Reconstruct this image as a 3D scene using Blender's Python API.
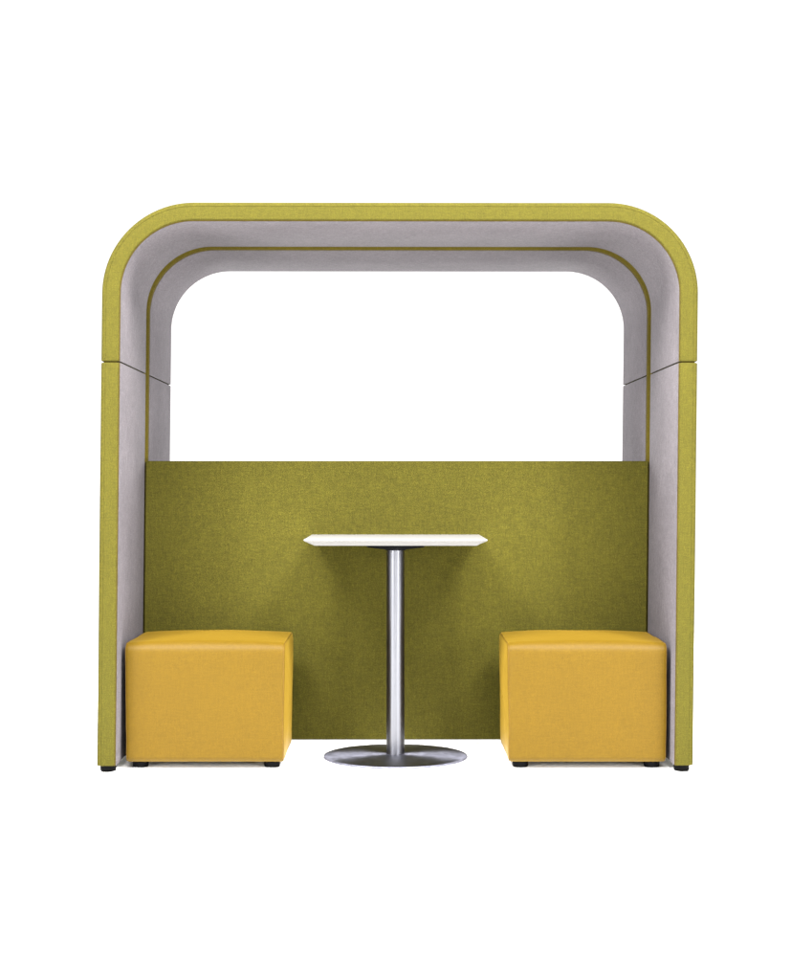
import bpy, bmesh, math
from mathutils import Vector, noise as mnoise

S = bpy.context.scene
for o in list(bpy.data.objects):
    bpy.data.objects.remove(o, do_unlink=True)
COL = S.collection

# ------------------------------------------------------------------ camera
cam_data = bpy.data.cameras.new("camera")
cam = bpy.data.objects.new("camera", cam_data)
COL.objects.link(cam)
cam.location = (0, -4.86, 0.84)
cam.rotation_euler = (math.pi / 2, 0, 0)
cam_data.sensor_fit = 'HORIZONTAL'
cam_data.sensor_width = 36
cam_data.lens = 36 * 1666 / 791
cam_data.shift_y = -5 / 791
cam_data.clip_end = 400
S.camera = cam

# ------------------------------------------------------------------ light
W = bpy.data.worlds.new("World")
S.world = W
W.use_nodes = True
bg = W.node_tree.nodes['Background']
bg.inputs['Color'].default_value = (1.0, 0.99, 0.985, 1)
bg.inputs['Strength'].default_value = 1.3

def softbox(loc, target, sx, sy, power, col=(1, 1, 1)):
    d = bpy.data.lights.new("softbox", 'AREA')
    d.shape = 'RECTANGLE'
    d.size = sx
    d.size_y = sy
    d.energy = power
    d.color = col
    o = bpy.data.objects.new("softbox", d)
    o.location = loc
    o.rotation_euler = (Vector(target) - Vector(loc)).to_track_quat('-Z', 'Y').to_euler()
    COL.objects.link(o)
    return o

# two softboxes overhead in front of the booth and a weaker one between them
softbox((-2.03, -2.61, 4.21), (0, 0.4, 0.5), 1.8, 1.5, 790, (1.0, 0.985, 0.96))
softbox((2.03, -2.61, 4.21), (0, 0.4, 0.5), 1.8, 1.5, 790, (1.0, 0.985, 0.96))
softbox((0, -1.8, 4.6), (0, 0.3, 0.4), 2.8, 1.2, 470, (1.0, 0.985, 0.96))
# two lamps on the backdrop side that rake the inside of the rear arch, two low fill lights, one strip light behind the camera
softbox((-1.7, 3.6, 1.7), (0.6, 0.9, 1.1), 0.9, 1.4, 170)
softbox((1.7, 3.6, 1.7), (-0.6, 0.9, 1.1), 0.9, 1.4, 170)
softbox((-3.2, -4.4, 1.25), (0, 0.5, 0.5), 0.6, 1.7, 190)
softbox((3.2, -4.4, 1.25), (0, 0.5, 0.5), 0.6, 1.7, 230)
softbox((0, -7.0, 1.7), (0, 0.3, 0.4), 0.35, 1.8, 90)

S.view_settings.view_transform = 'Standard'
S.view_settings.look = 'None'
S.view_settings.exposure = 0.0
S.view_settings.gamma = 1.0
S.render.engine = 'CYCLES'

# ------------------------------------------------------------------ materials
def newmat(name):
    m = bpy.data.materials.new(name)
    m.use_nodes = True
    nt = m.node_tree
    return m, nt, nt.nodes['Principled BSDF']

def N(nt, t, **kw):
    n = nt.nodes.new(t)
    for k, v in kw.items():
        if k in n.inputs:
            n.inputs[k].default_value = v
        else:
            setattr(n, k, v)
    return n

def felt(name, base, dark, light, hue, grain=230, rough=0.95, sheen=0.0, bump=0.25,
         weave=0, spec=0.08, dist=0.0015, mixf=0.45, tint=None, blotch=0.08, slub=0.10):
    """woven wool felt: fine fibre grain, flecks and slow blotches"""
    m, nt, b = newmat(name)
    L = nt.links.new
    tc = N(nt, 'ShaderNodeTexCoord')
    n1 = N(nt, 'ShaderNodeTexNoise', Scale=grain, Detail=3.0, Roughness=0.65)
    n2 = N(nt, 'ShaderNodeTexNoise', Scale=grain * 0.33, Detail=4.0, Roughness=0.7)
    n3 = N(nt, 'ShaderNodeTexNoise', Scale=5.0, Detail=3.0, Roughness=0.55)
    for n in (n1, n2, n3):
        L(tc.outputs['Object'], n.inputs['Vector'])
    r1 = N(nt, 'ShaderNodeValToRGB')
    r1.color_ramp.elements[0].position = 0.30
    r1.color_ramp.elements[0].color = (*dark, 1)
    r1.color_ramp.elements[1].position = 0.72
    r1.color_ramp.elements[1].color = (*light, 1)
    e = r1.color_ramp.elements.new(0.5)
    e.color = (*base, 1)
    L(n1.outputs['Fac'], r1.inputs['Fac'])
    r2 = N(nt, 'ShaderNodeValToRGB')
    r2.color_ramp.elements[0].position = 0.40
    r2.color_ramp.elements[0].color = (0, 0, 0, 1)
    r2.color_ramp.elements[1].position = 0.66
    r2.color_ramp.elements[1].color = (1, 1, 1, 1)
    L(n2.outputs['Fac'], r2.inputs['Fac'])
    mx = N(nt, 'ShaderNodeMix', data_type='RGBA', blend_type='MIX')
    ml = N(nt, 'ShaderNodeMath', operation='MULTIPLY')
    ml.inputs[1].default_value = mixf
    L(r2.outputs['Color'], ml.inputs[0])
    L(ml.outputs[0], mx.inputs[0])
    L(r1.outputs['Color'], mx.inputs[6])
    mx.inputs[7].default_value = (*hue, 1)
    mr = N(nt, 'ShaderNodeMapRange')
    mr.inputs['From Min'].default_value = 0.3
    mr.inputs['From Max'].default_value = 0.7
    mr.inputs['To Min'].default_value = 1 - blotch
    mr.inputs['To Max'].default_value = 1 + blotch
    L(n3.outputs['Fac'], mr.inputs['Value'])
    sc = N(nt, 'ShaderNodeVectorMath', operation='SCALE')
    # slubs: short threads running along the warp and the weft
    fac = mr.outputs['Result']
    for stretch in ((230, 230, 42), (42, 230, 230)):
        mp = N(nt, 'ShaderNodeMapping')
        mp.inputs['Scale'].default_value = stretch
        L(tc.outputs['Object'], mp.inputs['Vector'])
        ns = N(nt, 'ShaderNodeTexNoise', Scale=1.0, Detail=1.5, Roughness=0.5)
        L(mp.outputs['Vector'], ns.inputs['Vector'])
        ms = N(nt, 'ShaderNodeMapRange')
        ms.inputs['From Min'].default_value = 0.3
        ms.inputs['From Max'].default_value = 0.7
        ms.inputs['To Min'].default_value = 1 - slub
        ms.inputs['To Max'].default_value = 1 + slub
        L(ns.outputs['Fac'], ms.inputs['Value'])
        mu = N(nt, 'ShaderNodeMath', operation='MULTIPLY')
        L(fac, mu.inputs[0])
        L(ms.outputs['Result'], mu.inputs[1])
        fac = mu.outputs[0]
    L(mx.outputs[2], sc.inputs[0])
    L(fac, sc.inputs['Scale'])
    L(sc.outputs['Vector'], b.inputs['Base Color'])
    b.inputs['Roughness'].default_value = rough
    b.inputs['Specular IOR Level'].default_value = spec
    if sheen:
        b.inputs['Sheen Weight'].default_value = sheen
        b.inputs['Sheen Roughness'].default_value = 0.5
        b.inputs['Sheen Tint'].default_value = (*(tint or (1, 1, 1)), 1)
    h = n1.outputs['Fac']
    if weave:
        wa = N(nt, 'ShaderNodeTexWave', Scale=weave, Distortion=1.2, Detail=1.0)
        wa.bands_direction = 'X'
        wb = N(nt, 'ShaderNodeTexWave', Scale=weave, Distortion=1.2, Detail=1.0)
        wb.bands_direction = 'Z'
        L(tc.outputs['Object'], wa.inputs['Vector'])
        L(tc.outputs['Object'], wb.inputs['Vector'])
        ad = N(nt, 'ShaderNodeMath', operation='ADD')
        L(wa.outputs['Fac'], ad.inputs[0])
        L(wb.outputs['Fac'], ad.inputs[1])
        ad2 = N(nt, 'ShaderNodeMath', operation='ADD')
        L(ad.outputs[0], ad2.inputs[0])
        L(n1.outputs['Fac'], ad2.inputs[1])
        h = ad2.outputs[0]
    bp = N(nt, 'ShaderNodeBump', Strength=bump, Distance=dist)
    L(h, bp.inputs['Height'])
    L(bp.outputs['Normal'], b.inputs['Normal'])
    return m

GREEN = felt('olive_felt', (0.0398, 0.0340, 0.0028), (0.0241, 0.0214, 0.0015), (0.0596, 0.0507, 0.0062),
             (0.0340, 0.0325, 0.0025), spec=0.14, grain=310, blotch=0.03)
SEAM_AND_SHADE = felt('olive_seam_and_shade', (0.0405, 0.0289, 0.0045), (0.0306, 0.0221, 0.0036), (0.0522, 0.0391, 0.0063),
            (0.0360, 0.0263, 0.0045))  # dark tone for the joint cores and for the painted crease shade
GREY = felt('grey_lining', (0.0874, 0.0785, 0.0843), (0.0682, 0.0613, 0.0663), (0.1078, 0.0979, 0.1035),
             (0.0838, 0.0779, 0.0861), grain=270, bump=0.35, slub=0.17)
YELLOW = felt('mustard_cloth', (0.0636, 0.0362, 0.0016), (0.0544, 0.0307, 0.0014), (0.0742, 0.0431, 0.0023),
              (0.0609, 0.0342, 0.0016), grain=380, mixf=0.15, blotch=0.025, slub=0.05, rough=0.48, bump=0.12, weave=95, spec=0.09, dist=0.0008, sheen=0.2, tint=(0.8550, 0.5460, 0.0704))
PIPE = felt('mustard_seam', (0.0780, 0.0410, 0.0023), (0.0700, 0.0360, 0.0020), (0.0880, 0.0470, 0.0027), (0.0760, 0.0400, 0.0022), grain=200, rough=0.6, bump=0.1, spec=0.2)

STRIP = felt('brown_olive_trim', (0.0497, 0.0374, 0.0035), (0.0338, 0.0255, 0.0023), (0.0678, 0.0522, 0.0062),
             (0.0440, 0.0353, 0.0032), grain=310)

def plain(name, col, rough, metal=0.0, spec=0.5):
    m, nt, b = newmat(name)
    b.inputs['Base Color'].default_value = (*col, 1)
    b.inputs['Roughness'].default_value = rough
    b.inputs['Metallic'].default_value = metal
    b.inputs['Specular IOR Level'].default_value = spec
    n = N(nt, 'ShaderNodeTexNoise', Scale=60.0, Detail=4.0)
    tc = N(nt, 'ShaderNodeTexCoord')
    nt.links.new(tc.outputs['Object'], n.inputs['Vector'])
    mr = N(nt, 'ShaderNodeMapRange')
    mr.inputs['To Min'].default_value = rough * 0.85
    mr.inputs['To Max'].default_value = min(1, rough * 1.15)
    nt.links.new(n.outputs['Fac'], mr.inputs['Value'])
    nt.links.new(mr.outputs['Result'], b.inputs['Roughness'])
    return m

BLACK = plain('black_plastic', (0.003, 0.003, 0.0033), 0.6, spec=0.03)
WHITE = plain('white_laminate', (0.155, 0.152, 0.146), 0.45, spec=0.05)
FLOOR = plain('white_floor', (0.93, 0.93, 0.93), 0.8, spec=0.0)

def steel(name, col, rough, aniso, stretch):
    m, nt, b = newmat(name)
    L = nt.links.new
    b.inputs['Metallic'].default_value = 1.0
    b.inputs['Anisotropic'].default_value = aniso
    tc = N(nt, 'ShaderNodeTexCoord')
    mp = N(nt, 'ShaderNodeMapping')
    mp.inputs['Scale'].default_value = stretch
    L(tc.outputs['Object'], mp.inputs['Vector'])
    n = N(nt, 'ShaderNodeTexNoise', Scale=1.0, Detail=3.0, Roughness=0.7)
    L(mp.outputs['Vector'], n.inputs['Vector'])
    r = N(nt, 'ShaderNodeValToRGB')
    r.color_ramp.elements[0].position = 0.3
    r.color_ramp.elements[0].color = (*[c * 0.70 for c in col], 1)
    r.color_ramp.elements[1].position = 0.7
    r.color_ramp.elements[1].color = (*[c * 1.2 for c in col], 1)
    L(n.outputs['Fac'], r.inputs['Fac'])
    L(r.outputs['Color'], b.inputs['Base Color'])
    mr = N(nt, 'ShaderNodeMapRange')
    mr.inputs['To Min'].default_value = rough * 0.8
    mr.inputs['To Max'].default_value = rough * 1.2
    L(n.outputs['Fac'], mr.inputs['Value'])
    L(mr.outputs['Result'], b.inputs['Roughness'])
    tg = N(nt, 'ShaderNodeTangent', direction_type='RADIAL', axis='Z')
    L(tg.outputs['Tangent'], b.inputs['Tangent'])
    return m

STEEL_POLE = steel('brushed_steel_column', (0.130, 0.132, 0.145), 0.31, 0.0, (170, 170, 1.2))
STEEL_BASE = steel('brushed_steel_base', (0.150, 0.152, 0.190), 0.44, 0.8, (40, 40, 40))

# ------------------------------------------------------------------ helpers
def link_mesh(name, verts, faces, mat, parent=None, smooth=True, angle=40):
    me = bpy.data.meshes.new(name)
    me.from_pydata([tuple(v) for v in verts], [], faces)
    bm = bmesh.new()
    bm.from_mesh(me)
    bmesh.ops.recalc_face_normals(bm, faces=bm.faces)
    if smooth:
        lim = math.radians(angle)
        for f in bm.faces:
            f.smooth = True
        for e in bm.edges:
            if len(e.link_faces) == 2 and e.calc_face_angle(0) > lim:
                e.smooth = False
    bm.to_mesh(me)
    bm.free()
    me.materials.append(mat)
    o = bpy.data.objects.new(name, me)
    COL.objects.link(o)
    if parent:
        o.parent = parent
    return o

def empty(name, loc, label, cat, group=None):
    o = bpy.data.objects.new(name, None)
    COL.objects.link(o)
    o.empty_display_size = 0.1
    o.location = loc
    o['label'] = label
    o['category'] = cat
    if group:
        o['group'] = group
    return o

def lathe(prof, n=96, cap=True):
    """prof: list of (r, z) bottom to top"""
    v, f = [], []
    for r, z in prof:
        for i in range(n):
            a = 2 * math.pi * i / n
            v.append((r * math.cos(a), r * math.sin(a), z))
    for k in range(len(prof) - 1):
        for i in range(n):
            j = (i + 1) % n
            f.append((k * n + i, k * n + j, (k + 1) * n + j, (k + 1) * n + i))
    if cap:
        f.append(tuple(range(n))[::-1])
        f.append(tuple((len(prof) - 1) * n + i for i in range(n)))
    return v, f

def rounded_disc(r, z0, z1, b, seg=4):
    p = []
    for k in range(seg + 1):
        a = math.pi / 2 * k / seg
        p.append((r - b + b * math.sin(a), z0 + b - b * math.cos(a)))
    for k in range(seg + 1):
        a = math.pi / 2 * k / seg
        p.append((r - b + b * math.cos(a), z1 - b + b * math.sin(a)))
    return p

# ------------------------------------------------------------------ floor
def build_floor():
    n = 24
    v, f = [], []
    ex = 120.0
    for j in range(n + 1):
        for i in range(n + 1):
            v.append((-ex + 2 * ex * i / n, -ex + 2 * ex * j / n, 0))
    for j in range(n):
        for i in range(n):
            a = j * (n + 1) + i
            f.append((a, a + 1, a + n + 2, a + n + 1))
    o = link_mesh('floor', v, f, FLOOR, smooth=False)
    o['kind'] = 'structure'
build_floor()

# ------------------------------------------------------------------ booth
# centre line leans very slightly sideways, as the booth in the photo does
def cx(z):
    return -0.001 + 0.0108 * z

HW = 0.871            # outer half width
TOP = 1.6645           # outer top
RO = 0.265            # outer corner radius
TH = 0.0525           # shell thickness
ZS = 1.199            # joint between canopy and side panels
GAP = 0.002

def arch_path():
    """points (x, z, nx, nz) on the OUTER line, normal pointing inwards"""
    p = []
    zc = TOP - RO
    z0 = ZS + GAP
    for k in range(7):
        p.append((-HW, z0 + (zc - z0) * k / 7, 1, 0))
    for k in range(25):
        a = math.pi - math.pi / 2 * k / 24
        p.append((-HW + RO + RO * math.cos(a), zc + RO * math.sin(a), -math.cos(a), -math.sin(a)))
    for k in range(1, 20):
        p.append((-HW + RO + 2 * (HW - RO) * k / 20, TOP, 0, -1))
    for k in range(25):
        a = math.pi / 2 - math.pi / 2 * k / 24
        p.append((HW - RO + RO * math.cos(a), zc + RO * math.sin(a), -math.cos(a), -math.sin(a)))
    for k in range(1, 8):
        p.append((HW, zc + (z0 - zc) * k / 7, 1 * -1, 0))
    return p

def side_path(s):
    z0, z1 = 0.0207, ZS - GAP
    q = [(s * HW, z0 + (z1 - z0) * k / 12, -s, 0) for k in range(13)]
    return q

def corner(cn, cy, r, a0, seg):
    out = []
    for k in range(seg + 1):
        a = math.radians(a0 + 90 * k / seg)
        out.append((cn + r * math.cos(a), cy + r * math.sin(a)))
    return out

def cross(y0, y1, th, ro, ri, seam_front):
    """closed section in (n, y): n=0 outer skin, n=th inner face. Runs round the shell."""
    pts = []
    # front face runs from outer to inner at y0
    pts += [(ro - ro * math.cos(a), y0 + ro - ro * math.sin(a))
            for a in [math.pi / 2 * k / 5 for k in range(6)]]
    if seam_front:
        pts += [(0.0118, y0), (0.0126, y0 + 0.0009), (0.0138, y0 + 0.0009), (0.0146, y0)]
    pts += [(th - ri + ri * math.sin(a), y0 + ri - ri * math.cos(a))
            for a in [math.pi / 2 * k / 5 for k in range(6)]]
    pts += [(th - ri + ri * math.cos(a), y1 - ri + ri * math.sin(a))
            for a in [math.pi / 2 * k / 5 for k in range(6)]]
    pts += [(ro - ro * math.sin(a), y1 - ro + ro * math.cos(a))
            for a in [math.pi / 2 * k / 5 for k in range(6)]]
    return pts

def sweep(path, sec, bev=0.0035):
    """sweep the section along the path with softly rolled ends"""
    cn = sum(p[0] for p in sec) / len(sec)
    n0, n1 = min(p[0] for p in sec), max(p[0] for p in sec)
    y0, y1 = min(p[1] for p in sec), max(p[1] for p in sec)
    mn, my = (n0 + n1) / 2, (y0 + y1) / 2
    def shrink(d):
        fn = 1 - 2 * d / (n1 - n0)
        fy = 1 - 2 * d / (y1 - y0)
        return [(mn + (p[0] - mn) * fn, my + (p[1] - my) * fy) for p in sec]
    rings = []
    def between(a, b, t):
        return tuple(a[i] + (b[i] - a[i]) * t for i in range(4))
    def dist(a, b):
        return math.hypot(a[0] - b[0], a[1] - b[1])
    steps = [(bev * (1 - math.cos(t)), bev * (1 - math.sin(t))) for t in
             [math.pi / 2 * k / 4 for k in range(5)]]
    # start
    L0 = dist(path[0], path[1])
    for along, ins in steps:
        rings.append((between(path[0], path[1], along / L0), shrink(ins)))
    for p in path[1:-1]:
        rings.append((p, sec))
    L1 = dist(path[-1], path[-2])
    for along, ins in reversed(steps):
        rings.append((between(path[-1], path[-2], along / L1), shrink(ins)))
    v, f = [], []
    m = len(sec)
    for p, s in rings:
        for n, y in s:
            x, z = p[0] + p[2] * n, p[1] + p[3] * n
            v.append((x + cx(z), y, z))
    for k in range(len(rings) - 1):
        for i in range(m):
            j = (i + 1) % m
            f.append((k * m + i, k * m + j, (k + 1) * m + j, (k + 1) * m + i))
    f.append(tuple(range(m))[::-1])
    f.append(tuple((len(rings) - 1) * m + i for i in range(m)))
    return v, f

def lining_sec(y0, y1, th, t=0.003, r=0.0025):
    a, b = th - 0.002, th + t
    return [(a, y0), (b - r, y0), (b - r * 0.3, y0 + r * 0.3), (b, y0 + r),
            (b, y1 - r), (b - r * 0.3, y1 - r * 0.3), (b - r, y1), (a, y1)]

def soft_box(x0, x1, y0, y1, z0, z1, r, seg=4, nx=1, nz=1, shear=True):
    """box with rounded edges built as a bevelled bmesh"""
    bm = bmesh.new()
    bmesh.ops.create_cube(bm, size=1)
    for q in bm.verts:
        q.co = Vector(((x0 + x1) / 2 + q.co.x * (x1 - x0), (y0 + y1) / 2 + q.co.y * (y1 - y0),
                       (z0 + z1) / 2 + q.co.z * (z1 - z0)))
    bmesh.ops.bevel(bm, geom=bm.edges[:], offset=r, segments=seg, profile=0.5, affect='EDGES')
    if shear:
        for q in bm.verts:
            q.co.x += cx(q.co.z)
    bm.verts.ensure_lookup_table()
    v = [tuple(q.co) for q in bm.verts]
    bm.verts.index_update()
    f = [tuple(q.index for q in fc.verts) for fc in bm.faces]
    bm.free()
    return v, f

def crease_shade_sec(y0):  # section of a dark strip that paints the crease's shadow line beside the lining
    return [(TH - 0.004, y0 + 0.007), (TH + 0.001, y0 + 0.007), (TH + 0.0022, y0 + 0.009),
            (TH + 0.0022, y0 + 0.013), (TH + 0.001, y0 + 0.0155), (TH - 0.004, y0 + 0.0155)]

booth = empty('acoustic_booth', (0, 0, 0),
              'olive green felt booth with rounded arch roof, pale grey lining and low back screen', 'booth')
booth.rotation_euler.z = 0.0055

MODS = [(0.0, 0.534, True), (0.602, 1.160, False)]

def foot_mesh(r=0.0235, h=0.0205):
    return lathe(rounded_disc(r, 0.0, h, 0.005, 4), 32)

for (y0, y1, front) in MODS:
    ri = 0.005 if front else 0.008
    sec = cross(y0, y1, TH, 0.010, ri, front)
    lsec = lining_sec(y0 + (0.011 if front else 0.016), y1 - 0.010, TH)
    v, f = sweep(arch_path(), sec)
    c = link_mesh('canopy', v, f, GREEN, booth)
    v, f = sweep(arch_path(), lsec, bev=0.0018)
    link_mesh('lining', v, f, GREY, c)
    v, f = sweep(arch_path(), crease_shade_sec(y0 - (0.0035 if front else 0)), bev=0.0018)
    link_mesh('crease_shade_strip', v, f, SEAM_AND_SHADE, c)  # shade of the crease, put in as a dark strip
    for s in (-1, 1):
        v, f = sweep(side_path(s), sec)
        p = link_mesh('side_panel', v, f, GREEN, booth)
        v, f = sweep(side_path(s), lsec, bev=0.0018)
        link_mesh('lining', v, f, GREY, p)
        v, f = sweep(side_path(s), crease_shade_sec(y0 - (0.0035 if front else 0)), bev=0.0018)
        link_mesh('crease_shade_strip', v, f, SEAM_AND_SHADE, p)
        for fy in (y0 + 0.045, y1 - 0.045):
            v, f = foot_mesh()
            ft = link_mesh('foot', v, f, BLACK, p)
            ft.location = (s * (HW - TH / 2 - 0.001) + cx(0), fy, 0)

# dark cores that close the joints between canopy and side panels
for (y0, y1, front) in MODS:
    for sgn in (-1, 1):
        xa, xb = sorted((sgn * (HW - 0.007), sgn * (HW - TH + 0.006)))
        v, f = soft_box(xa, xb, y0 + 0.008, y1 - 0.008, ZS - 0.012, ZS + 0.012, 0.002)
        link_mesh('joint_connector', v, f, SEAM_AND_SHADE, booth)

# dark olive joining strip sunk between the two arches
jsec = [(0.009, 0.531), (0.043, 0.531), (0.048, 0.536), (0.05, 0.55), (0.052, 0.559), (0.0555, 0.562), (0.0585, 0.567), (0.0600, 0.573), (0.0585, 0.579), (0.0555, 0.584), (0.052, 0.587), (0.049, 0.6), (0.045, 0.605), (0.009, 0.605)]
pth = ([(-HW, 0.03 + (ZS - 0.03) * k / 6, 1, 0) for k in range(6)] + arch_path() +
       [(HW, ZS + (0.03 - ZS) * k / 6, -1, 0) for k in range(1, 7)])
v, f = sweep(pth, jsec, bev=0.002)
link_mesh('joining_strip', v, f, STRIP, booth)

XI = HW - TH - 0.0035
v, f = soft_box(-XI - 0.002, XI + 0.002, 0.546, 0.594, 0.0135, 0.918, 0.006)
bp = link_mesh('back_panel', v, f, GREEN, booth)

# ------------------------------------------------------------------ pouffes
def side_profile(hy, hz, r, rb):
    """rounded rectangle in (y, z), z from 0; softer radius on top, rb below"""
    pts = []
    def arc(cy, cz, rr, a0, seg=9):
        for k in range(seg + 1):
            a = math.radians(a0 + 90 * k / seg)
            pts.append((cy + rr * math.cos(a), cz + rr * math.sin(a), math.cos(a), math.sin(a)))
    def line(p, q, nrm, seg=14):
        for k in range(1, seg):
            t = k / seg
            pts.append((p[0] + (q[0] - p[0]) * t, p[1] + (q[1] - p[1]) * t, nrm[0], nrm[1]))
    H = 2 * hz
    arc(hy - r, H - r, r, 0)
    line((hy - r, H), (-hy + r, H), (0, 1))
    arc(-hy + r, H - r, r, 90)
    line((-hy, H - r), (-hy, rb), (-1, 0))
    arc(-hy + rb, rb, rb, 180)
    line((-hy + rb, 0), (hy - rb, 0), (0, -1))
    arc(hy - rb, rb, rb, 270)
    line((hy, rb), (hy, H - r), (1, 0))
    return pts

def pouffe_shape(wx, wy, wz, seed):
    """one cloth strip runs front-top-back, a separate panel closes each side"""
    hx, hy, hz = wx / 2, wy / 2, wz / 2
    prof = side_profile(hy, hz, 0.030, 0.018)
    m = len(prof)
    re_ = 0.009
    rings = []
    def wob(P):
        q = Vector(P) * 7 + Vector((seed * 9.1, seed * 3.3, 0))
        w = mnoise.noise_vector(q) * 0.0016 + mnoise.noise_vector(q * 2.7) * 0.0006
        return (P[0] + w.x, P[1] + w.y, P[2] + w.z * min(1, P[2] / 0.05))
    def e(t):
        return 1 - abs(t) ** 2.6
    def ring(x, inset):
        u = x / hx
        out = []
        for (y, z, ny, nz) in prof:
            yy, zz = y - ny * inset, z - nz * inset
            fy = e(max(-1, min(1, y / hy)))
            fz = e(max(-1, min(1, (z - hz) / hz)))
            b = e(u)
            if nz > 0.02:
                zz += 0.012 * nz * b * (0.35 + 0.65 * fy)
            yy += 0.006 * ny * b * (0.3 + 0.7 * fz)
            out.append(wob((x * (1 - 0.016 * (1 - zz / (2 * hz))), yy, zz)))
        return out
    xs = [hx * math.sin(math.pi / 2 * k / 14) for k in range(-14, 15)]
    xs = [x * (hx - re_) / hx for x in xs]
    def cap(sgn):
        out = []
        for k in range(1, 7):
            a = math.pi / 2 * k / 6
            out.append(ring(sgn * (hx - re_ + re_ * math.sin(a)), re_ * (1 - math.cos(a))))
        base = out[-1]
        for t in (0.93, 0.8, 0.6, 0.35, 0.1):
            c = (0, hz)
            rr = []
            for (x, y, z) in base:
                yy, zz = y * t, hz + (z - hz) * t
                rr.append((x + sgn * 0.005 * (1 - t ** 2.4), yy, zz))
            out.append(rr)
        return out
    allr = list(reversed(cap(-1))) + [ring(x, 0) for x in xs] + cap(1)
    v, f = [], []
    for r in allr:
        v += r
    for k in range(len(allr) - 1):
        for i in range(m):
            j = (i + 1) % m
            f.append((k * m + i, k * m + j, (k + 1) * m + j, (k + 1) * m + i))
    f.append(tuple(range(m))[::-1])
    f.append(tuple((len(allr) - 1) * m + i for i in range(m)))
    # seam line where the side panels are sewn in
    seams = []
    for sgn in (-1, 1):
        loop = ring(sgn * (hx - re_ * 0.30), re_ * 0.30)
        sv, sf = [], []
        for i in range(m):
            p = Vector(loop[i])
            d = (Vector(loop[(i + 1) % m]) - Vector(loop[i - 1])).normalized()
            nrm = Vector((sgn, 0, 0))
            bi = d.cross(nrm).normalized()
            for k in range(6):
                a = 2 * math.pi * k / 6
                sv.append(tuple(p + (nrm * math.cos(a) + bi * math.sin(a)) * 0.0013))
        for i in range(m):
            j = (i + 1) % m
            for k in range(6):
                l = (k + 1) % 6
                sf.append((i * 6 + k, i * 6 + l, j * 6 + l, j * 6 + k))
        seams.append((sv, sf))
    return (v, f), seams

PW, PD, PH = 0.474, 0.405, 0.352
def build_pouffe(x, label, seed):
    t = empty('pouffe', (x, 0.07 + PD / 2, 0), label, 'pouffe', 'mustard pouffes in the booth')
    (v, f), seams = pouffe_shape(PW, PD, PH, seed)
    b = link_mesh('seat', v, f, YELLOW, t, angle=70)
    b.location = (0, 0, 0.0195)
    for sv, sf in seams:
        link_mesh('seam', sv, sf, PIPE, b)
    for sx in (-1, 1):
        for sy in (-1, 1):
            v, f = foot_mesh(0.0235, 0.021)
            ft = link_mesh('foot', v, f, BLACK, t)
            ft.location = (sx * (PW / 2 - 0.041), sy * (PD / 2 - 0.045), 0)
    return t

build_pouffe(-0.5645, 'mustard yellow cube pouffe beside the left side wall of the booth', 1)
build_pouffe(0.5685, 'mustard yellow cube pouffe beside the right side wall of the booth', 2)

# ------------------------------------------------------------------ table
TY = 0.285
tb = empty('pedestal_table', (0, TY, 0),
           'white square pedestal table on a round brushed steel base between the pouffes', 'table')
v, f = lathe([(0.217, 0.0), (0.2215, 0.001), (0.2225, 0.003), (0.2222, 0.0055), (0.2205, 0.0068),
              (0.21, 0.0078), (0.12, 0.0095), (0.031, 0.0105)], 128)
link_mesh('base', v, f, STEEL_BASE, tb, angle=60)
v, f = lathe([(0.0275, 0.010), (0.0280, 0.0105), (0.0280, 0.649)], 64)
link_mesh('column', v, f, STEEL_POLE, tb)
v, f = lathe([(0.030, 0.639), (0.036, 0.6415), (0.086, 0.6475), (0.090, 0.650), (0.090, 0.661)], 64)
link_mesh('mounting_plate', v, f, BLACK, tb)

def top_mesh(a, z_bot, z_edge, z_top, ins, rc=0.006):
    """square top with a knife edge: flat top, thin lip, long chamfer below"""
    def ring(h, z, r):
        out = []
        d = 0.246 - a + h
        for (sx, sy, a0) in ((1, 1, 0), (-1, 1, 90), (-1, -1, 180), (1, -1, 270)):
            for k in range(6):
                t = math.radians(a0 + 90 * k / 5)
                out.append((sx * (h - r) + r * math.cos(t), sy * (d - r) + r * math.sin(t), z))
        return out
    rings = [ring(a - ins, z_bot, rc), ring(a - ins + 0.001, z_bot + 0.0007, rc), ring(a - 0.0006, z_edge - 0.001, rc),
             ring(a, z_edge, rc), ring(a, z_edge + 0.0015, rc), ring(a - 0.0008, z_top - 0.0004, rc), ring(a - 0.002, z_top, rc)]
    v, f = [], []
    m = len(rings[0])
    for r in rings:
        v += r
    for k in range(len(rings) - 1):
        for i in range(m):
            j = (i + 1) % m
            f.append((k * m + i, k * m + j, (k + 1) * m + j, (k + 1) * m + i))
    f.append(tuple(range(m))[::-1])
    f.append(tuple((len(rings) - 1) * m + i for i in range(m)))
    return v, f
v, f = top_mesh(0.271, 0.6605, 0.6765, 0.680, 0.030)
link_mesh('tabletop', v, f, WHITE, tb, angle=25)
